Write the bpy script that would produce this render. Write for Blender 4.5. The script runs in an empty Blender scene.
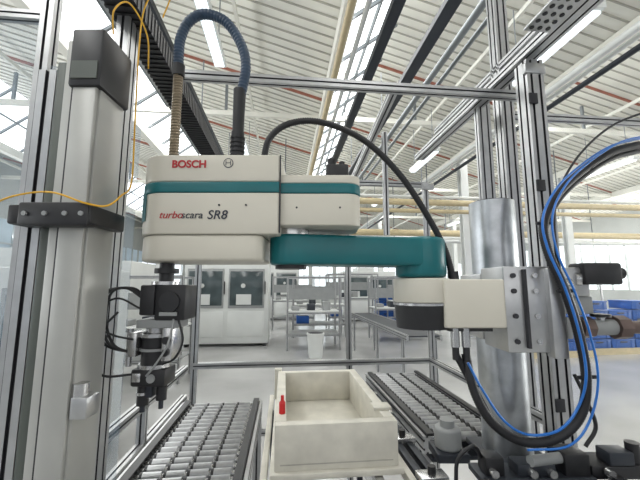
import bpy, bmesh, math, random
from mathutils import Vector, Matrix
random.seed(4)
scene=bpy.context.scene
YAW=math.radians(-6)
# ---------------------------------------------------------------- materials
def mat(name,col,rough=.5,metal=0.,var=.08,scale=8.,emit=0.,alpha=1.,bump=0.,trans=0.):
    m=bpy.data.materials.new(name); m.use_nodes=True
    nt=m.node_tree; b=nt.nodes['Principled BSDF']
    b.inputs['Roughness'].default_value=rough
    b.inputs['Metallic'].default_value=metal
    tc=nt.nodes.new('ShaderNodeTexCoord'); n=nt.nodes.new('ShaderNodeTexNoise')
    n.inputs['Scale'].default_value=scale; n.inputs['Detail'].default_value=4
    nt.links.new(tc.outputs['Object'],n.inputs['Vector'])
    r=nt.nodes.new('ShaderNodeValToRGB')
    r.color_ramp.elements[0].position=.3; r.color_ramp.elements[1].position=.7
    r.color_ramp.elements[0].color=[max(0,c*(1-var)) for c in col]+[1]
    r.color_ramp.elements[1].color=[min(1,c*(1+var)) for c in col]+[1]
    nt.links.new(n.outputs['Fac'],r.inputs['Fac']); nt.links.new(r.outputs['Color'],b.inputs['Base Color'])
    if emit:
        b.inputs['Emission Color'].default_value=(*col,1); b.inputs['Emission Strength'].default_value=emit
    if alpha<1: b.inputs['Alpha'].default_value=alpha
    if trans: b.inputs['Transmission Weight'].default_value=trans
    if bump:
        bp=nt.nodes.new('ShaderNodeBump'); bp.inputs['Strength'].default_value=bump
        nt.links.new(n.outputs['Fac'],bp.inputs['Height']); nt.links.new(bp.outputs['Normal'],b.inputs['Normal'])
    return m
ALU=mat('anodised_aluminium',(.48,.485,.49),.34,.85,.08,20)
SLOT=mat('profile_slot',(.035,.035,.04),.6,.3)
STEEL=mat('bright_steel',(.55,.55,.55),.26,.9,.08,30)
ROLL=mat('zinc_roller',(.36,.365,.37),.32,.75,.15,30)
ZINC=mat('galvanised_steel',(.44,.46,.48),.33,.9,.22,14)
WHITE=mat('robot_white_paint',(.60,.57,.49),.36,0,.03,6)
GREYP=mat('grey_paint',(.28,.29,.29),.45,0,.06,8)
TEAL=mat('teal_paint',(.002,.125,.14),.33,0,.08,9)
BLACK=mat('black_plastic',(.012,.012,.014),.42,0,.2,20)
RUBBER=mat('black_rubber',(.009,.009,.011),.45,0,.2,40)
BLUEH=mat('blue_grey_hose',(.015,.04,.08),.42,0,.2,40)
BLUET=mat('blue_air_tube',(.01,.14,.50),.35,0,.1)
YEL=mat('yellow_cable',(.66,.36,.015),.45,0,.1)
RED=mat('red_plastic',(.60,.02,.02),.4,0,.1)
REDT=mat('red_lettering',(.45,.02,.025),.5)
DARKT=mat('dark_lettering',(.03,.035,.05),.5)
BRASS=mat('brass_spring',(.34,.28,.20),.4,.5,.15)
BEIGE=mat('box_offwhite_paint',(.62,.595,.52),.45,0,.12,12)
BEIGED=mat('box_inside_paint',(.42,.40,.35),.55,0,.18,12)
CAB=mat('cabinet_white',(.60,.615,.60),.45,0,.05,2)
GLASSD=mat('tinted_window',(.06,.08,.085),.12,0,.3,3)
CRATE=mat('blue_crate',(.006,.075,.32),.45,0,.15,6)
PIPEY=mat('cream_pipe',(.52,.43,.26),.5,0,.1)
RAFT=mat('roof_steel_grey',(.20,.22,.23),.5,.2,.1,2)
DARKST=mat('dark_tray_steel',(.035,.04,.05),.45,.4,.1,4)
BROWN=mat('aged_bronze_valve',(.13,.095,.085),.38,.6,.25,20)
RUST=mat('red_primer_seam',(.34,.13,.09),.6)
CEIL=mat('white_roof_panel',(.80,.79,.72),.6,0,.07,1.2)
CEILR=mat('roof_panel_rib',(.43,.42,.37),.6,0,.08,1.2)
SKYL=mat('skylight_glazing',(.95,.98,1.),.4,0,0,1,emit=2.2)
WALLM=mat('wall_plaster',(.48,.49,.47),.7,0,.06,1)
WING=mat('window_daylight',(.88,.95,1.),.4,0,.05,1,emit=1.05)
WINL=mat('obscured_window_glass',(.42,.50,.56),.3,0,.25,.6,emit=.32)
FLOORM=mat('polished_concrete',(.38,.38,.375),.18,0,.14,.9)
PERSP=mat('clear_polycarbonate',(.75,.85,.9),.06,0,0,1,alpha=.035)
PERSB=mat('bluish_polycarbonate',(.35,.47,.58),.06,0,.1,1,alpha=.16)
COLG=mat('column_cover_paint',(.38,.38,.36),.36,.25,.07,7)
COLD=mat('column_side_grey',(.08,.09,.08),.45,.2,.08,7)
# ---------------------------------------------------------------- builder
class B:
    def __init__(s,name,frame='H'):
        s.name=name; s.v=[]; s.f=[]; s.m=[]; s.mats=[]; s.frame=frame; s.kids=[]
    def mi(s,m):
        if m not in s.mats: s.mats.append(m)
        return s.mats.index(m)
    def add(s,bm,m,M=None,m2=None):
        o=len(s.v); bm.verts.index_update()
        for v in bm.verts: s.v.append((M@v.co) if M else v.co.copy())
        for f in bm.faces:
            s.f.append([o+v.index for v in f.verts])
            s.m.append(s.mi(m2 if (m2 and f.material_index==1) else m))
        bm.free()
    def box(s,a,b,m,bev=0,M=None):
        bm=bmesh.new(); bmesh.ops.create_cube(bm,size=1)
        for v in bm.verts:
            v.co=Vector([(a[i]+b[i])/2+v.co[i]*abs(b[i]-a[i]) for i in range(3)])
        if bev: bmesh.ops.bevel(bm,geom=bm.edges[:],offset=bev,segments=2,affect='EDGES',profile=.5)
        s.add(bm,m,M)
    def cyl(s,p0,p1,r,m,r2=None,n=24,bev=0):
        p0=Vector(p0);p1=Vector(p1);d=p1-p0
        bm=bmesh.new(); bmesh.ops.create_cone(bm,segments=n,radius1=r,radius2=r if r2 is None else r2,depth=d.length,cap_ends=True)
        if bev:
            es=[e for e in bm.edges if abs(e.verts[0].co.z-e.verts[1].co.z)<1e-6]
            bmesh.ops.bevel(bm,geom=es,offset=bev,segments=3,affect='EDGES',profile=.5)
        M=Matrix.Translation((p0+p1)/2)@d.to_track_quat('Z','Y').to_matrix().to_4x4()
        s.add(bm,m,M)
    def prism(s,pts,z0,z1,m,bev=0,M=None,seg=3):
        bm=bmesh.new(); a=[bm.verts.new((x,y,z0)) for x,y in pts]; b=[bm.verts.new((x,y,z1)) for x,y in pts]
        n=len(pts)
        bm.faces.new(a[::-1]); bm.faces.new(b)
        for i in range(n): bm.faces.new((a[i],a[(i+1)%n],b[(i+1)%n],b[i]))
        bmesh.ops.recalc_face_normals(bm,faces=bm.faces[:])
        if bev:
            es=[e for e in bm.edges if abs(e.verts[0].co.z-e.verts[1].co.z)<1e-6]
            bmesh.ops.bevel(bm,geom=es,offset=bev,segments=seg,affect='EDGES',profile=.5)
        s.add(bm,m,M)
    def tube(s,pts,r,m,n=12,sub=8,rib=0,step=.006):
        P=[Vector(p) for p in pts]
        Q=[2*P[0]-P[1]]+P+[2*P[-1]-P[-2]]; path=[]
        for i in range(1,len(Q)-2):
            for k in range(sub):
                t=k/sub; a,b,c,d=Q[i-1],Q[i],Q[i+1],Q[i+2]
                path.append(.5*((2*b)+(-a+c)*t+(2*a-5*b+4*c-d)*t*t+(-a+3*b-3*c+d)*t**3))
        path.append(P[-1])
        if rib:
            out=[path[0]]; acc=0
            for i in range(1,len(path)):
                seg=path[i]-path[i-1]; L=seg.length; pos=step-acc
                while pos<=L:
                    out.append(path[i-1]+seg*(pos/L)); pos+=step
                acc=L-(pos-step)
            path=out
        bm=bmesh.new(); t=(path[1]-path[0]).normalized(); u=t.orthogonal().normalized(); rings=[]
        for i,p in enumerate(path):
            t=(path[min(i+1,len(path)-1)]-path[max(i-1,0)]).normalized()
            u=(u-t*u.dot(t)).normalized(); w=t.cross(u)
            rr=r+(rib if (rib and i%2) else 0)
            rings.append([bm.verts.new(p+(u*math.cos(2*math.pi*k/n)+w*math.sin(2*math.pi*k/n))*rr) for k in range(n)])
        for i in range(len(rings)-1):
            for k in range(n):
                bm.faces.new((rings[i][k],rings[i][(k+1)%n],rings[i+1][(k+1)%n],rings[i+1][k]))
        bm.faces.new(rings[0][::-1]); bm.faces.new(rings[-1])
        s.add(bm,m)
    def profile(s,p0,p1,w=.04,h=.04,m=None,side=None):
        m=m or ALU
        p0=Vector(p0);p1=Vector(p1);d=p1-p0;L=d.length;t=d.normalized()
        if side is None: side=Vector((1,0,0)) if abs(t.x)<.9 else Vector((0,1,0))
        u=(Vector(side)-t*t.dot(Vector(side))).normalized(); v=t.cross(u)
        pitch=.04 if min(w,h)<=.046 else .05
        sl=pitch*.11; dp=pitch*.16
        pts=[];dark=[]
        def edge(a,b,nrm):
            ln=(b-a).length; n=max(1,round(ln/pitch)); e=(b-a)/ln
            pts.append(a); dark.append(0)
            for i in range(n):
                c=a+e*(ln*(i+.5)/n)
                pts.extend([c-e*sl,c-e*sl-nrm*dp,c+e*sl-nrm*dp,c+e*sl]); dark.extend([1,1,1,0])
        W=w/2;Hh=h/2
        c=[Vector((-W,-Hh)),Vector((W,-Hh)),Vector((W,Hh)),Vector((-W,Hh))]
        nr=[Vector((0,-1)),Vector((1,0)),Vector((0,1)),Vector((-1,0))]
        for i in range(4): edge(c[i],c[(i+1)%4],nr[i])
        bm=bmesh.new(); n=len(pts)
        a=[bm.verts.new(p0+u*q.x+v*q.y) for q in pts]; b=[bm.verts.new(p1+u*q.x+v*q.y) for q in pts]
        bm.faces.new(a[::-1]); bm.faces.new(b)
        for i in range(n):
            f=bm.faces.new((a[i],a[(i+1)%n],b[(i+1)%n],b[i])); f.material_index=dark[i]
        s.add(bm,m,None,SLOT)
    def done(s,smooth=35):
        R=Matrix.Rotation(YAW,4,'Z') if s.frame=='C' else Matrix.Identity(4)
        V=[R@v for v in s.v]
        lo=[min(v[i] for v in V) for i in range(3)]; hi=[max(v[i] for v in V) for i in range(3)]
        c=Vector([(lo[0]+hi[0])/2,(lo[1]+hi[1])/2,lo[2]])
        me=bpy.data.meshes.new(s.name); me.from_pydata([v-c for v in V],[],s.f); me.update()
        for m in s.mats: me.materials.append(m)
        me.polygons.foreach_set('material_index',s.m)
        me.polygons.foreach_set('use_smooth',[True]*len(s.f))
        me.set_sharp_from_angle(angle=math.radians(smooth))
        o=bpy.data.objects.new(s.name,me); o.location=c; scene.collection.objects.link(o)
        return o
def capsule(a,b,ra,rb,n=16):
    a=Vector(a);b=Vector(b);d=(b-a);ang=math.atan2(d.y,d.x); pts=[]
    for i in range(n+1):
        t=ang+math.pi/2+math.pi*i/n; pts.append((a.x+ra*math.cos(t),a.y+ra*math.sin(t)))
    for i in range(n+1):
        t=ang-math.pi/2+math.pi*i/n; pts.append((b.x+rb*math.cos(t),b.y+rb*math.sin(t)))
    return pts
def rrect(x0,x1,y0,y1,rl,rr,n=8):
    pts=[]
    for cx,cy,r,a0 in ((x0+rl,y0+rl,rl,180),(x1-rr,y0+rr,rr,270),(x1-rr,y1-rr,rr,0),(x0+rl,y1-rl,rl,90)):
        for i in range(n+1):
            t=math.radians(a0+90*i/n); pts.append((cx+r*math.cos(t),cy+r*math.sin(t)))
    return pts
# ================================================================= HALL SHELL
b=B('floor'); b.box((-14,-6,-.1),(24,30,0),FLOORM); b.done()
b=B('ceiling'); g=B('skylight_glazing'); tr=B('roof_purlin')
Y0,Y1=-6,30
for k in range(-3,5):
    X0=-2.6+4.8*k; xa,za,xb,zb=X0,6.9,X0+3.5,5.9
    ang=math.atan2(zb-za,xb-xa); L=math.hypot(xb-xa,zb-za)
    M=Matrix.Translation((xa,0,za))@Matrix.Rotation(-ang,4,'Y')
    b.box((0,Y0,0),(L,Y1,.06),CEIL,M=M)
    y=Y0+.2
    i=0
    while y<Y1:
        if i%15==0: b.box((0,y,-.06),(L,y+.03,0),RUST,M=M)
        else: b.box((0,y,-.025),(L,y+.022,0),CEILR,M=M)
        y+=.22; i+=1
    for xx in (1.7,): tr.box((xa+xx,Y0,za-.29-xx*.285+.0),(xa+xx+.05,Y1,za-.21-xx*.285),CEIL)
    xc,zc=X0+4.8,6.9
    ang=math.atan2(zc-zb,xc-xb); L2=math.hypot(xc-xb,zc-zb)
    M=Matrix.Translation((xb,0,zb))@Matrix.Rotation(-ang,4,'Y')
    g.box((.05,Y0,0),(L2-.02,Y1,.02),SKYL,M=M)
    y=Y0
    while y<Y1: 
        tr.box((0,y,-.06),(L2,y+.05,0),RAFT,M=M); y+=1.1
    tr.box((L2*.5,Y0,-.05),(L2*.5+.04,Y1,0),RAFT,M=M)
    tr.box((xb-.08,Y0,5.66),(xb+.1,Y1,5.9),CEIL)
    y=Y0+2
    while y<Y1:
        tr.box((xb,y,5.7),(xb+4.8,y+.09,5.82),CEIL)
        tr.box((xb+2.4,y+.02,5.8),(xb+2.46,y+.08,6.5),RAFT); y+=6
b.done(); g.done(); tr.done()
b=B('wall_back'); b.box((-14,28,0),(24,28.2,1.2),WALLM); b.box((-14,28,3.4),(24,28.2,7),WALLM)
for i in range(20): b.box((-14+i*2,27.9,1.2),(-13.7+i*2,28.2,3.4),WALLM)
b.done()
b=B('window_1'); b.box((-14,28.1,1.2),(24,28.15,3.4),WING)
for i in range(60): b.box((-14+i*.65,28.02,1.2),(-13.95+i*.65,28.1,3.4),CAB)
b.box((-14,28.02,2.3),(24,28.1,2.36),CAB); b.done()
b=B('wall_left'); b.box((-11.2,-6,0),(-11,28,1.3),WALLM); b.box((-11.2,-6,4.2),(-11,28,7),WALLM); b.done()
b=B('window_2'); b.box((-11.15,-6,1.3),(-11.1,28,4.2),WINL)
for i in range(34): b.box((-11.1,-6+i,1.3),(-11,-5.93+i,4.2),CAB)
for z in (2.2,3.2): b.box((-11.1,-6,z),(-11,28,z+.06),CAB)
b.done()
b=B('wall_right'); b.box((20,-6,0),(20.2,28,1.3),WALLM); b.box((20,-6,4.4),(20.2,28,7),WALLM); b.done()
b=B('window_3'); b.box((20.1,-6,1.3),(20.15,28,4.4),WING)
for i in range(34): b.box((20,-6+i,1.3),(20.1,-5.93+i,4.4),CAB)
b.done()
for X,z,w in ((1.05,4.4,.12),(1.75,4.7,.16),(-1.6,4.6,.14)):
    b=B('overhead_cable_tray')
    b.box((X,-4,z),(X+w,26,z+.08),DARKST)
    y=-3
    while y<26: b.cyl((X+w/2,y,z+.08),(X+w/2,y,5.7),.012,RAFT,n=6); y+=3
    b.done()
for X,z,r,m in ((.75,4.9,.05,PIPEY),(.95,4.9,.035,CAB),(2.3,4.9,.05,RAFT),(2.5,4.9,.035,RAFT),(4.9,5.2,.06,CAB),(5.1,5.2,.04,CAB),(5.35,5.2,.05,DARKST)):
    b=B('overhead_pipe'); b.cyl((X,-4,z),(X,27,z),r,m,n=12); b.done()
for Y,z,r,m in ((9,3.9,.09,PIPEY),(9,3.65,.06,PIPEY),(9.35,4.15,.05,CAB),(12,3.5,.12,PIPEY),(12,3.2,.07,CAB),(16,3.9,.1,CAB)):
    b=B('service_pipe')
    b.cyl((-1,Y,z),(19,Y,z),r,m,n=12)
    x=0
    while x<19: b.cyl((x,Y,z),(x,Y,5.6),.015,RAFT,n=6); x+=4
    b.done()
for X in (3.3,-1.0,8.3):
    b=B('fluorescent_lamp')
    for i in range(6):
        y=3+i*4; b.box((X,y,4.6),(X+.16,y+1.5,4.68),CAB); b.box((X+.02,y+.05,4.57),(X+.14,y+1.45,4.6),WING)
        b.cyl((X+.08,y+.2,4.68),(X+.08,y+.2,5.7),.008,RAFT,n=6); b.cyl((X+.08,y+1.3,4.68),(X+.08,y+1.3,5.7),.008,RAFT,n=6)
    b.done()
for X,Y in ((-3.9,11.3),(-3.9,20),(5.75,10.2),(5.75,20),(10.5,11.5),(10.5,20)):
    b=B('steel_stanchion')
    b.box((X-.12,Y-.12,0),(X+.12,Y-.08,5.66),CAB); b.box((X-.12,Y+.08,0),(X+.12,Y+.12,5.66),CAB); b.box((X-.02,Y-.08,0),(X+.02,Y+.08,5.66),CAB)
    b.done()
# ================================================================= CELL FRAME (hall axes)
b=B('aluminium_cell_frame')
RX=1.12
b.profile((RX,1.36,0),(RX,1.36,2.62),.08,.08)
b.profile((1.16,1.80,0),(1.16,1.80,2.76),.08,.04)
b.profile((1.30,1.80,0),(1.30,1.80,3.6),.08,.08)
b.profile((-.56,1.16,0),(-.56,1.16,3.6),.04,.08)
b.profile((-1.0,1.42,0),(-1.0,1.42,3.6),.05,.05)
b.profile((-.54,1.55,2.58),(RX+.1,1.55,2.58),.04,.04)
b.profile((RX,.1,2.66),(RX,2.65,2.66),.08,.04)
b.profile((RX+.16,.1,2.9),(RX+.16,2.65,2.9),.04,.04)
b.profile((-.66,.9,2.64),(-.66,2.65,2.64),.04,.04)
for X in (-.64,.50,1.16): b.profile((X,2.65,0),(X,2.65,2.44),.04,.04)
for z in (2.42,1.02,.55): b.profile((-.64,2.63,z),(1.16,2.63,z),.04,.04)
b.profile((.55,1.57,2.6),(.55,2.65,2.45),.04,.04)
b.profile((.62,2.0,1.9),(.62,2.0,2.56),.03,.03)
b.profile((-.70,.7,1.0),(-.70,2.65,1.0),.04,.04)
b.profile((-.70,.7,.8),(-.70,2.65,.8),.04,.04)
b.profile((-.70,1.9,0),(-.70,1.9,1.0),.04,.04)
b.profile((RX+.02,1.4,1.02),(RX+.02,2.63,1.02),.04,.04)
for p in ((-.64,2.63,2.42),(1.16,2.63,2.42),(.5,2.63,2.42),(RX,1.36,2.6)):
    b.box((p[0]-.05,p[1]-.045,p[2]-.05),(p[0]+.05,p[1]-.02,p[2]+.0),ALU,.004)
for z in (1.1,1.5,2.0,2.4): b.box((RX-.045,1.31,z),(RX-.005,1.318,z+.05),SLOT,.002)
b.done()
b=B('clear_guard_panel'); b.box((-.97,1.41,.2),(-.60,1.415,2.5),PERSB); b.done()
b=B('clear_guard_panel'); b.box((-2.2,1.42,.2),(-1.04,1.425,2.7),PERSB); b.profile((-2.22,1.42,0),(-2.22,1.42,2.74)); b.profile((-2.2,1.42,2.72),(-1.03,1.42,2.72)); b.profile((-2.2,1.42,1.0),(-1.03,1.42,1.0)); b.done()
b=B('clear_guard_panel'); b.box((1.38,1.84,.2),(3.2,1.845,2.6),PERSP); b.profile((3.2,1.84,0),(3.2,1.84,2.65)); b.profile((1.38,1.84,2.63),(3.2,1.84,2.63)); b.done()
b=B('slotted_cable_duct')
b.box((-.60,.95,2.52),(-.50,3.2,2.53),BLACK)
for x in (-.60,-.505): b.box((x,.95,2.53),(x+.005,3.2,2.60),BLACK)
y=.96
while y<3.2: b.box((-.603,y,2.515),(-.497,y+.012,2.60),BLACK); y+=.03
b.done()
b=B('perforated_bracket')
b.box((.95,.98,2.62),(1.06,1.16,2.628),ALU)
for i in range(3):
    for j in range(5): b.cyl((.97+.035*i,1.0+.035*j,2.617),(.97+.035*i,1.0+.035*j,2.631),.009,SLOT,n=12)
b.box((.95,.975,2.62),(1.075,.983,2.66),ALU,.001); b.done()
# ================================================================= LEFT COLUMN (upright linear axis unit)
b=B('linear_axis_column','C')
cx,cy=-.65,.88
b.box((cx-.055,cy-.01,.0),(cx+.05,cy+.10,2.28),COLG,.006)
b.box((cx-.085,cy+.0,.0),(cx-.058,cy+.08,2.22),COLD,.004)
b.box((cx-.02,cy-.022,.1),(cx+.045,cy-.01,2.2),COLG,.004)
b.box((cx-.028,cy-.014,.1),(cx-.021,cy-.008,2.2),SLOT)
b.profile((cx-.115,cy+.03,0),(cx-.115,cy+.03,2.2),.05,.05)
b.box((cx-.03,cy-.03,2.13),(cx+.06,cy+.11,2.30),BLACK,.008)
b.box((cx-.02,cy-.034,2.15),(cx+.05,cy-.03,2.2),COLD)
b.box((cx-.10,cy-.055,1.745),(cx+.075,cy-.015,1.805),BLACK,.006)
b.box((cx+.05,cy-.05,1.75),(cx+.08,cy+.1,1.80),BLACK,.006)
b.box((cx-.13,cy-.05,1.75),(cx-.10,cy+.1,1.80),BLACK,.006)
for dx in (-.08,-.03,.02,.06): b.cyl((cx+dx,cy-.06,1.775),(cx+dx,cy-.053,1.775),.006,GREYP,n=10)
b.cyl((cx+.06,cy,1.3),(cx+.06,cy,1.36),.018,STEEL)
b.box((cx+.05,cy-.02,1.28),(cx+.09,cy+.03,1.33),ALU,.003)
b.done()
b=B('yellow_sensor_cable','C')
b.tube([(-.95,.86,1.80),(-.86,.84,1.79),(-.75,.81,1.815),(-.66,.81,1.825),(-.58,.82,1.80),(-.545,.85,1.80),(-.54,.9,1.84),(-.555,.97,1.9),(-.575,1.0,2.1),(-.58,1.0,2.35),(-.57,1.0,2.5),(-.52,1.0,2.58),(-.49,1.0,2.54),(-.51,1.0,2.46)],.0024,YEL,n=8)
b.tube([(-.60,.9,2.32),(-.59,.88,2.38),(-.56,.9,2.42),(-.53,.95,2.36),(-.545,1.0,2.28)],.0024,YEL,n=8)
b.box((-.90,.82,1.775),(-.84,.86,1.80),YEL,.003)
b.done()
# ================================================================= SCARA ROBOT
b=B('scara_robot','C')
J1=(.354,1.20); J2=(-.094,1.10)
b.cyl((*J1,1.54),(*J1,1.622),.095,WHITE,n=48,bev=.006)
b.cyl((*J1,1.455),(*J1,1.54),.088,BLACK,r2=.094,n=48)
b.cyl((*J1,1.532),(*J1,1.540),.0975,STEEL,n=48)
b.prism(rrect(.40,.60,1.11,1.29,.01,.01),1.462,1.618,WHITE,.006)
b.box((.42,1.13,1.45),(.56,1.27,1.463),BLACK)
for x in (.44,.475):
    b.cyl((x,1.14,1.40),(x,1.14,1.46),.014,STEEL,n=12); b.cyl((x,1.14,1.36),(x,1.14,1.40),.011,BLACK,n=12)
b.prism(capsule(J2,J1,.068,.08),1.662,1.757,TEAL,.010)
b.cyl((*J1,1.624),(*J1,1.762),.086,TEAL,n=48,bev=.016)
b.cyl((*J2,1.757),(*J2,1.778),.058,STEEL,n=40)
b.cyl((*J2,1.650),(*J2,1.664),.05,BLACK,n=40)
for z0,z1,m,e in ((1.776,1.874,WHITE,0),(1.874,1.906,TEAL,.0015),(1.906,1.932,WHITE,0)):
    b.prism(rrect(-.16-e,.125+e,1.0-e,1.20+e,.01,.045),z0,z1,m,.004)
for z0,z1,m,e in ((1.748,1.874,WHITE,0),(1.874,1.908,TEAL,.0015),(1.908,1.992,WHITE,0)):
    b.prism(rrect(-.56-e,-.12+e,.99-e,1.20+e,.09,.008,12),z0,z1,m,.005)
b.prism(rrect(-.557,-.17,.995,1.195,.088,.03,12),1.669,1.748,WHITE,.010)
b.prism(rrect(-.552,-.175,1.0,1.19,.085,.03,12),1.744,1.750,SLOT)
b.prism([p for p in rrect(-.5625,-.121,.9875,1.2,.09,.008,12) if p[0]<-.525],1.79,1.876,TEAL)
b.box((-.1215,.9885,1.752),(-.1185,1.0,1.99),SLOT)
for x,z in ((-.30,1.835),(-.22,1.835),(-.07,1.83),(.06,1.83)): b.cyl((x,.986 if x<-.12 else .998,z),(x,1.0,z),.003,SLOT,n=12)
b.cyl((-.277,.9885,1.965),(-.277,.992,1.965),.015,DARKT,n=28); b.cyl((-.277,.988,1.965),(-.277,.992,1.965),.0125,WHITE,n=28)
b.box((-.285,.9872,1.964),(-.269,.989,1.966),DARKT); b.box((-.285,.9872,1.957),(-.283,.989,1.973),DARKT); b.box((-.271,.9872,1.957),(-.269,.989,1.973),DARKT)
b.box((.02,1.09,1.93),(.095,1.18,2.0),BLACK,.005); b.cyl((.04,1.13,2.0),(.04,1.13,2.03),.014,BLACK); b.cyl((.075,1.13,2.0),(.075,1.13,2.02),.01,BLACK,n=12)
b.box((-.05,1.12,1.93),(.0,1.18,1.965),GREYP,.004)
b.cyl((-.186,1.1,1.985),(-.186,1.1,2.02),.02,BLACK)
Q=(-.48,1.07)
b.cyl((*Q,1.65),(*Q,2.33),.009,BRASS,n=16)
pts=[]
for i in range(0,31*10): 
    t=i/10*2*math.pi; pts.append((Q[0]+.013*math.cos(t),Q[1]+.013*math.sin(t),1.995+.31*i/310))
b.tube(pts,.0036,BRASS,n=6,sub=1)
b.cyl((*Q,1.99),(*Q,2.005),.028,BLACK); b.cyl((*Q,2.30),(*Q,2.34),.02,BLACK)
b.tube([(-.48,1.07,2.31),(-.483,1.07,2.38),(-.48,1.07,2.44),(-.455,1.07,2.503),(-.402,1.07,2.533),(-.326,1.07,2.503),(-.270,1.07,2.416),(-.252,1.07,2.332),(-.268,1.07,2.222)],.0155,BLUEH,rib=.002)
b.cyl((-.272,1.07,1.99),(-.272,1.07,2.10),.021,BLACK); b.cyl((-.272,1.07,2.09),(-.270,1.07,2.25),.018,BLACK,r2=.021)
for i in range(6): b.cyl((-.272,1.07,2.0+.015*i),(-.272,1.07,2.006+.015*i),.024,BLACK)
b.tube([(-.186,1.1,1.99),(-.186,1.1,2.04),(-.17,1.1,2.095),(-.119,1.1,2.14),(-.035,1.12,2.166),(.07,1.13,2.145),(.176,1.14,2.087),(.28,1.15,1.981),(.365,1.16,1.852),(.432,1.17,1.72),(.462,1.18,1.60)],.0105,RUBBER,rib=.001,step=.004)
b.cyl((.462,1.18,1.615),(.459,1.18,1.645),.018,BLACK)
robot=b.done()
# tool
b=B('robot_tool_head','C')
b.cyl((*Q,1.60),(*Q,1.667),.022,BLACK); b.cyl((*Q,1.635),(*Q,1.65),.036,BLACK); b.cyl((*Q,1.60),(*Q,1.61),.042,STEEL)
b.box((-.535,1.02,1.51),(-.49,1.12,1.60),BLACK,.006); b.box((-.492,1.025,1.495),(-.40,1.12,1.60),BLACK,.006)
b.cyl((-.445,1.015,1.55),(-.445,1.03,1.55),.03,BLACK); b.box((-.47,1.012,1.51),(-.42,1.02,1.52),GREYP)
b.box((-.545,1.03,1.472),(-.42,1.11,1.497),GREYP,.003)
T=(-.50,1.07)
b.cyl((*T,1.455),(*T,1.475),.030,STEEL)
b.cyl((*T,1.36),(*T,1.455),.040,BLACK); b.cyl((*T,1.445),(*T,1.455),.047,STEEL); b.cyl((*T,1.405),(*T,1.412),.045,GREYP); b.cyl((*T,1.355),(*T,1.366),.046,STEEL)
b.box((-.462,1.02,1.38),(-.43,1.10,1.475),STEEL,.004); b.cyl((-.446,1.01,1.44),(-.446,1.02,1.44),.011,BLACK); b.cyl((-.446,1.01,1.405),(-.446,1.02,1.405),.010,BLACK)
b.box((-.565,1.03,1.39),(-.54,1.1,1.46),STEEL,.003); b.cyl((-.57,1.05,1.36),(-.57,1.05,1.47),.009,STEEL,n=12)
b.box((-.552,1.03,1.305),(-.45,1.11,1.356),BLACK,.008)
b.box((-.545,1.026,1.32),(-.52,1.032,1.345),STEEL,.002)
b.cyl((-.49,1.024,1.33),(-.49,1.032,1.33),.012,GREYP,n=16)
b.cyl((-.53,1.07,1.245),(-.53,1.07,1.31),.017,BLACK,n=16); b.cyl((-.475,1.07,1.26),(-.475,1.07,1.31),.015,BLACK,n=16)
b.cyl((-.53,1.07,1.275),(-.53,1.07,1.283),.019,STEEL,n=16)
b.cyl((-.53,1.07,1.225),(-.53,1.07,1.246),.008,DARKST,n=12); b.cyl((-.475,1.07,1.235),(-.475,1.07,1.262),.007,DARKST,n=12)
b.box((-.515,1.05,1.27),(-.495,1.09,1.31),DARKST,.003)
for o_ in (0,.012,.026):
    b.tube([(-.535,1.04+o_,1.56),(-.58,1.03+o_,1.59),(-.625-o_,1.03,1.575),(-.635-o_,1.03,1.50),(-.61-o_,1.03,1.43),(-.57,1.04,1.405),(-.53,1.05,1.41)],.0042,RUBBER,n=8)
b.tube([(-.60,1.03,1.52),(-.65,1.0,1.44),(-.62,1.0,1.35),(-.54,1.04,1.34)],.0035,RUBBER,n=8)
b.tube([(-.535,1.03,1.53),(-.60,1.01,1.56),(-.67,1.0,1.50),(-.60,1.0,1.46),(-.55,1.03,1.44)],.003,RUBBER,n=8)
b.tube([(-.42,1.03,1.50),(-.40,1.02,1.44),(-.42,1.02,1.39),(-.46,1.03,1.37)],.0035,RUBBER,n=8)
b.tube([(-.43,1.02,1.50),(-.435,1.0,1.43),(-.47,1.0,1.37),(-.50,1.02,1.34)],.003,GREYP,n=8)
b.done()
def text(body,x,z,size,m,y=.9885,shear=0,off=0):
    cu=bpy.data.curves.new('lettering','FONT'); cu.body=body; cu.size=size; cu.extrude=.0008; cu.shear=shear; cu.offset=off
    cu.materials.append(m); o=bpy.data.objects.new('lettering',cu); scene.collection.objects.link(o)
    W=Matrix.Rotation(YAW,4,'Z')@Matrix.Translation((x,y,z))@Matrix.Rotation(math.pi/2,4,'X')
    o.parent=robot; o.matrix_basis=Matrix.Translation(-robot.location)@W
text('BOSCH',-.448,1.951,.032,REDT,off=.0009)
text('turbo',-.478,1.795,.031,REDT,shear=.3)
text('scara',-.412,1.795,.031,DARKT,shear=.2)
text('SR8',-.335,1.793,.038,DARKT,shear=.2,off=.0003)
# ================================================================= MOUNT POST
b=B('robot_mounting_post','C')
C=(.70,1.36)
b.cyl((*C,.99),(*C,1.93),.085,ZINC,n=48); b.box((C[0]-.11,C[1]-.11,.97),(C[0]+.11,C[1]+.11,.992),DARKST,.004)
b.cyl((*C,1.93),(*C,1.935),.075,SLOT,n=40)
b.cyl((*C,0),(*C,.97),.085,ZINC,n=32)
b.box((.601,1.12,1.385),(.775,1.28,1.66),ALU,.005)
b.box((.60,1.29,1.40),(.82,1.47,1.64),ALU,.006)
b.box((.660,1.105,1.40),(.668,1.13,1.65),SLOT)
b.box((.735,1.1,1.37),(.78,1.14,1.655),ALU,.004)
for z in (1.42,1.50,1.58,1.63):
    for x in (.63,.70,.757): b.cyl((x,1.112,z),(x,1.125,z),.008,SLOT if x<.7 else STEEL,n=12)
b.cyl((.77,1.18,1.60),(.86,1.18,1.60),.022,STEEL); b.cyl((.80,1.18,1.60),(.82,1.18,1.60),.035,STEEL)
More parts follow.
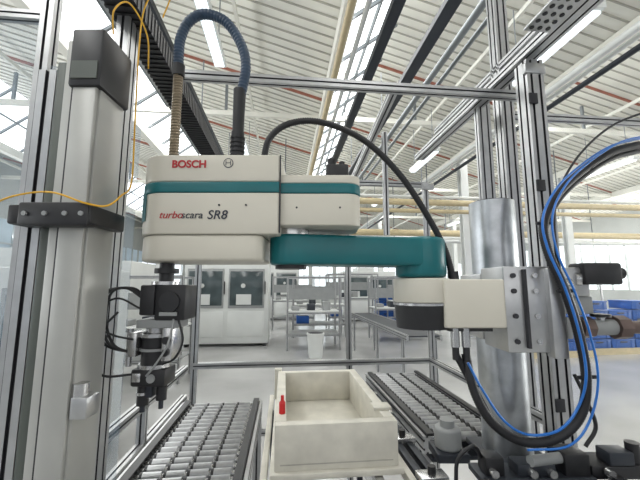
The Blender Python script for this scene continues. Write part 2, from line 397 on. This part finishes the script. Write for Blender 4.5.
b.box((.78,1.2,1.50),(.95,1.36,1.56),GREYP,.005); b.box((.80,1.18,1.56),(.93,1.3,1.66),ALU,.008)
b.box((.90,1.16,1.60),(1.03,1.24,1.675),BLACK,.008); b.cyl((1.03,1.2,1.64),(1.06,1.2,1.64),.02,BLACK)
b.cyl((.88,1.2,1.62),(.90,1.2,1.62),.03,STEEL)
b.done()
b=B('pneumatic_valve','C')
b.cyl((.85,1.2,1.455),(.90,1.2,1.455),.018,STEEL); b.cyl((.89,1.2,1.455),(.93,1.2,1.455),.036,BROWN,n=8)
b.cyl((.93,1.2,1.455),(1.01,1.2,1.455),.027,GREYP,n=24); b.cyl((1.01,1.2,1.455),(1.05,1.2,1.455),.040,BROWN,n=8)
b.cyl((1.05,1.2,1.455),(1.4,1.2,1.455),.022,BROWN,n=16); b.cyl((1.12,1.2,1.455),(1.15,1.2,1.455),.036,STEEL,n=8)
b.cyl((.97,1.2,1.455),(.97,1.2,1.495),.014,STEEL,n=12); b.cyl((.97,1.2,1.49),(.97,1.2,1.50),.03,BLACK,n=16)
b.box((.83,1.17,1.42),(.85,1.3,1.49),GREYP,.004)
b.done()
# ================================================================= SUPPLY HOSES
def pth(D,l): return [(x,D+dd,z) for x,z,dd in l]
H1=[(1.15,2.10,.05),(1.02,2.06,.02),(.90,1.99,0),(.79,1.90,-.02),(.735,1.80,-.02),(.735,1.70,-.03),(.77,1.58,-.04),(.80,1.45,-.04),(.81,1.32,-.04),(.79,1.21,-.03),(.72,1.14,-.02),(.63,1.12,0),(.54,1.17,0),(.49,1.26,.01),(.475,1.38,.03)]
b=B('supply_hose_bundle','C')
b.tube(pth(1.12,H1),.0135,RUBBER,rib=.001,step=.004)
b.tube(pth(1.145,[(x+.02,z-.012,d) for x,z,d in H1[:-1]]+[(.44,1.38,.0)]),.011,RUBBER)
b.tube(pth(1.098,[(x-.016,z+.014,d) for x,z,d in H1[:9]]+[(.775,1.235,-.02),(.71,1.17,-.02),(.63,1.15,0),(.56,1.19,0),(.50,1.28,0),(.46,1.36,0)]),.0040,BLUET,n=8)
b.tube(pth(1.09,[(x+.010,z+.024,d) for x,z,d in H1[:4]]+[(.745,1.82,-.02),(.75,1.70,-.02),(.785,1.58,-.03),(.82,1.45,-.03),(.83,1.32,-.03),(.80,1.20,-.02),(.73,1.13,-.02),(.62,1.11,0)]),.0034,BLUET,n=8)
b.tube(pth(1.10,[(1.15,2.20,0),(1.0,2.14,0),(.88,2.04,0),(.80,1.92,0),(.77,1.80,0),(.775,1.6,0)]),.004,RUBBER,n=8)
for i in (2,4,6,8,10):
    x,z,d=H1[i]; b.cyl((x-.025,1.12+d,z),(x+.03,1.12+d,z+.002),.006,BLACK,n=8)
b.done()
# ================================================================= BOX
b=B('fixture_box')
x0,x1,y0,y1,zb,zt,w=-.025,.41,1.25,2.0,.97,1.12,.04
b.box((x0,y0,zb),(x1,y0+w,zt),BEIGE,.004); b.box((x0,y1-w,zb),(x1,y1,zt),BEIGE,.004)
b.box((x0,y0+w,zb),(x0+w,y1-w,zt),BEIGE,.003); b.box((x1-w,y0+w,zb),(x1,y1-w,zt),BEIGE,.003)
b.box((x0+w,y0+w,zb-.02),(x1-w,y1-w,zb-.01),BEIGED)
b.box((x0-.015,y0-.015,zb-.022),(x1+.015,y1+.015,zb),BEIGE,.004)
b.box((x0-.02,y1,zb),(x0+.02,y1+.04,zt+.01),BEIGE,.003)
b.box((x1-w-.02,y0+.10,zt),(x1+.01,y0+.16,zt+.012),BEIGE,.002)
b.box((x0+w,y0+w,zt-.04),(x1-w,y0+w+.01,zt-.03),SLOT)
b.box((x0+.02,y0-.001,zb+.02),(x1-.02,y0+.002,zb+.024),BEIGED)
b.done()
b=B('box_support_frame')
for X in (x0-.05,x1+.03): b.box((X,.7,.90),(X+.025,2.2,.935),BEIGE,.003)
for X in (x0+.06,x1-.09): b.box((X,.7,.86),(X+.03,2.2,.945),STEEL,.003)
for X in (x1+.07,x1+.12): b.box((X,.9,.88),(X+.03,2.5,.93),DARKST,.003)
for Y in (.75,1.1,2.1): b.box((x0-.05,Y,.84),(x1+.15,Y+.05,.862),DARKST)
for Y in (1.2,1.5,1.8,2.1): b.box((x1+.06,Y,.93),(x1+.16,Y+.06,.95),STEEL,.003); b.cyl((x1+.11,Y+.03,.95),(x1+.11,Y+.03,.975),.014,BLACK,n=12)
for X in (x0-.04,x1+.03):
    for Y in (.8,2.1): b.box((X,Y,0),(X+.03,Y+.03,.86),DARKST)
b.done()
b=B('red_marker_bottle'); X,Y,Z=.0,1.36,1.12; b.cyl((X,Y,Z),(X,Y,Z+.04),.012,RED,n=16,bev=.003); b.cyl((X,Y,Z+.04),(X,Y,Z+.048),.012,RED,r2=.006,n=16); b.cyl((X,Y,Z+.048),(X,Y,Z+.065),.006,RED,n=12); b.done()
# ================================================================= CONVEYORS
def conveyor(xa,xb,ya,yb,z,pitch=.046,r=.019,wheels=3):
    b=B('roller_conveyor')
    for x in (xa,xb): b.profile((x,ya,z-.02),(x,yb,z-.02),.035,.07)
    for x,s_ in ((xa,1),(xb,-1)):
        b.box((min(x,x+s_*.03),ya,z+.015),(max(x,x+s_*.03),yb,z+.026),BLACK)
    y=ya+.03; L=xb-xa-.08
    while y<yb:
        b.cyl((xa+.02,y,z-.005),(xb-.02,y,z-.005),r*.6,STEEL,n=12)
        for i in range(wheels):
            x=xa+.04+L*(i+.5)/wheels
            b.cyl((x-L*.44/wheels,y,z-.005),(x+L*.44/wheels,y,z-.005),r,ROLL,n=16)
            b.cyl((x-L*.46/wheels,y,z-.005),(x-L*.34/wheels,y,z-.005),r*1.03,BLACK,n=16)
        y+=pitch
    b.box((xa+.02,ya,z-.09),(xb-.02,yb,z-.075),DARKST)
    for yy in (ya+.1,yb-.1):
        b.box((xa,yy,z-.14),(xb,yy+.04,z-.10),ALU)
        for x in (xa,xb): b.profile((x,yy,0),(x,yy,z-.05),.04,.04)
    return b.done()
conveyor(-.53,-.13,.75,2.05,.94,wheels=4)
conveyor(.62,1.0,1.50,2.55,.94)
conveyor(.60,1.04,.86,1.06,.99,wheels=4)
b=B('conveyor_drive_motor','C')
b.cyl((.50,1.42,.97),(.50,1.42,1.05),.05,GREYP,bev=.012); b.cyl((.50,1.42,1.05),(.50,1.42,1.075),.028,GREYP); b.box((.44,1.36,.94),(.56,1.48,.972),DARKST,.004)
b.done()
b=B('transfer_stop_unit','C')
b.box((.50,1.14,.985),(.86,1.24,1.005),DARKST,.004); b.box((.52,1.15,1.005),(.58,1.21,1.06),BLACK,.005); b.box((.62,1.15,1.005),(.74,1.21,1.04),DARKST,.004)
b.cyl((.66,1.15,1.05),(.80,1.18,1.05),.016,GREYP); b.box((.77,1.15,1.0),(.85,1.23,1.07),BLACK,.006)
b.box((.86,1.16,.99),(1.1,1.26,1.03),BLACK,.005); b.box((.92,1.16,1.03),(1.0,1.22,1.07),DARKST,.005); b.cyl((1.02,1.19,1.03),(1.02,1.19,1.09),.02,BLACK)
for x in (.54,.66,.72,.90): b.cyl((x,1.13,1.02),(x,1.15,1.02),.012,STEEL,n=12)
b.tube([(.52,1.18,1.05),(.48,1.14,1.10),(.43,1.14,1.06),(.42,1.14,.99)],.006,RUBBER,n=8)
b.tube([(.86,1.18,1.08),(.90,1.18,1.14),(.88,1.18,1.22),(.86,1.2,1.3)],.006,RUBBER,n=8)
b.done()
# ================================================================= BACKGROUND MACHINES
def machine(X,Y,w,d,h,name='machine_enclosure'):
    b=B(name)
    b.box((X,Y,.08),(X+w,Y+d,h),CAB,.02)
    for i in (0,1):
        xx=X+.12+i*(w/2-.04)
        ww=w/2-.24
        b.box((xx-.04,Y-.02,h*.44),(xx+ww+.04,Y+.01,h*.90),GREYP,.01)
        b.box((xx,Y-.03,h*.47),(xx+ww,Y+.01,h*.87),GLASSD,.01)
        b.box((xx-.04,Y-.012,.25),(xx+ww+.04,Y+.01,h*.40),CAB,.008)
        b.box((xx+ww+.05,Y-.04,h*.6),(xx+ww+.07,Y,h*.75),BLACK)
        b.box((xx+ww*.2,Y-.05,h*.48),(xx+ww*.65,Y-.028,h*.60),CAB)
        b.cyl((xx+ww*.4,Y-.05,h*.70),(xx+ww*.4,Y-.028,h*.70),.06,CAB,n=12)
    for x in (X+.05,X+w-.13): b.box((x,Y+.05,0),(x+.08,Y+d-.05,.08),BLACK)
    b.box((X+w*.3,Y+.2,h),(X+w*.6,Y+d-.2,h+.18),CAB,.01)
    return b.done()
machine(-2.6,9.3,2.2,1.4,2.25)
machine(-5.4,7.5,2.2,1.4,2.1)
machine(-4.6,4.6,1.3,1.4,1.9)
machine(-3.0,3.1,1.3,.9,1.75)
machine(-7.6,6.0,1.7,1.3,2.4)
machine(-9.5,10,1.7,1.6,2.4)
machine(2.6,15,2.4,1.6,2.2); machine(-1.5,16,2.2,1.6,2.4); machine(9.5,15,2.4,1.6,2.3); machine(6.4,17,2.0,1.6,2.2)
def bench(X,Y,w,d,h,crates=0,name='workbench'):
    b=B(name)
    for x in (X,X+w):
        for y in (Y,Y+d): b.profile((x,y,0),(x,y,h+.9),.045,.045)
    for z in (h,h*.4,h+.88): b.profile((X,Y,z),(X+w,Y,z),.045,.045); b.profile((X,Y+d,z),(X+w,Y+d,z),.045,.045)
    b.box((X,Y,h+.02),(X+w,Y+d,h+.05),CAB); b.box((X,Y,h*.4+.02),(X+w,Y+d,h*.4+.04),GREYP)
    b.box((X,Y+d-.05,h+.3),(X+w,Y+d,h+.6),GREYP)
    for i in range(3):
        b.box((X+.1+i*.4,Y+.2,h+.05),(X+.3+i*.4,Y+.5,h+.15+.06*i),GREYP if i!=1 else DARKST,.01)
    for i in range(crates):
        x=X+.1+i*.45
        b.box((x,Y+.05,h*.4+.04),(x+.38,Y+.4,h*.4+.27),CRATE,.01); b.box((x+.03,Y+.08,h*.4+.26),(x+.35,Y+.37,h*.4+.275),BLACK)
    return b.done()
bench(.1,8.6,1.3,.8,.9); bench(.3,10.6,1.6,.8,.95,1); bench(2.6,9.6,1.6,.8,.9,2); bench(1.6,12.2,1.8,.8,1.1,1); bench(-.4,12.6,1.5,.8,1.0)
bench(3.8,11.6,1.6,.8,1.,2); bench(-2.9,6.0,1.2,.7,.85); bench(7.6,9.9,2.4,.9,1.,2); bench(-6.5,11,1.6,.8,1.)
b=B('belt_conveyor')
for x in (1.75,2.25): b.profile((x,4.8,.85),(x,8.8,.85),.04,.08)
b.box((1.78,4.8,.86),(2.22,8.8,.88),DARKST)
for y in (5.0,6.4,8.5):
    for x in (1.75,2.25): b.profile((x,y,0),(x,y,.83),.04,.04)
b.done()
def crates(X,Y,nx,nz):
    b=B('blue_crate_stack')
    b.box((X-.03,Y-.03,.0),(X+nx*.62,Y+.63,.14),PIPEY)
    for i in range(nx):
        for k in range(nz-(i%3==1)):
            x=X+i*.62; z=.14+k*.22
            b.box((x,Y,z),(x+.58,Y+.6,z+.18),CRATE,.008); b.box((x-.01,Y-.01,z+.17),(x+.59,Y+.61,z+.2),CRATE,.004)
            b.box((x+.2,Y-.012,z+.12),(x+.38,Y,z+.15),BLACK)
            for q in (.1,.48): b.box((x+q,Y-.008,z),(x+q+.02,Y,z+.17),CRATE)
    return b.done()
crates(5.1,7.2,3,6); crates(7.0,7.4,3,5); crates(5.6,8.6,4,7); crates(3.6,12.9,2,5)
b=B('waste_bin'); b.cyl((.72,7.8,.0),(.72,7.8,.5),.15,CAB,r2=.19,n=24); b.cyl((.72,7.8,.5),(.72,7.8,.53),.2,CAB,n=24); b.cyl((.72,7.8,.53),(.72,7.8,.535),.17,SLOT,n=24); b.done()
# ================================================================= LIGHTS
w=bpy.data.worlds.new('World'); scene.world=w; w.use_nodes=True
nt=w.node_tree; bg=nt.nodes['Background']; bg.inputs['Color'].default_value=(.85,.92,1,1); bg.inputs['Strength'].default_value=.38
def area(name,loc,rot,sx,sy,e,col=(1,1,1)):
    l=bpy.data.lights.new(name,'AREA'); l.shape='RECTANGLE'; l.size=sx; l.size_y=sy; l.energy=e; l.color=col
    o=bpy.data.objects.new(name,l); o.location=loc; o.rotation_euler=rot; scene.collection.objects.link(o)
for k in (-1,0,1,2):
    area('skylight_lamp',(-2.6+4.8*k+4.15,8,6.0),(0,0,0),1.1,26,430,(1,.99,.96))
area('window_lamp',(-10.8,8,2.8),(0,math.radians(-110),0),2.8,26,900,(.96,.98,1))
area('window_lamp',(19.8,8,2.9),(0,math.radians(110),0),2.8,26,1600,(1,.97,.92))
area('rear_fill_lamp',(0,-5.5,3.0),(math.radians(105),0,0),10,2.6,85,(1,.98,.95))  # added fill from behind the camera; no rear window is modelled
# ================================================================= CAMERA
cd=bpy.data.cameras.new('camera'); cd.sensor_width=36; cd.lens=340/640*36; cd.clip_start=.02
co=bpy.data.objects.new('camera',cd); co.location=(0,0,1.6); co.rotation_euler=(math.radians(97.5),0,YAW); scene.collection.objects.link(co); scene.camera=co
scene.view_settings.view_transform='Standard'
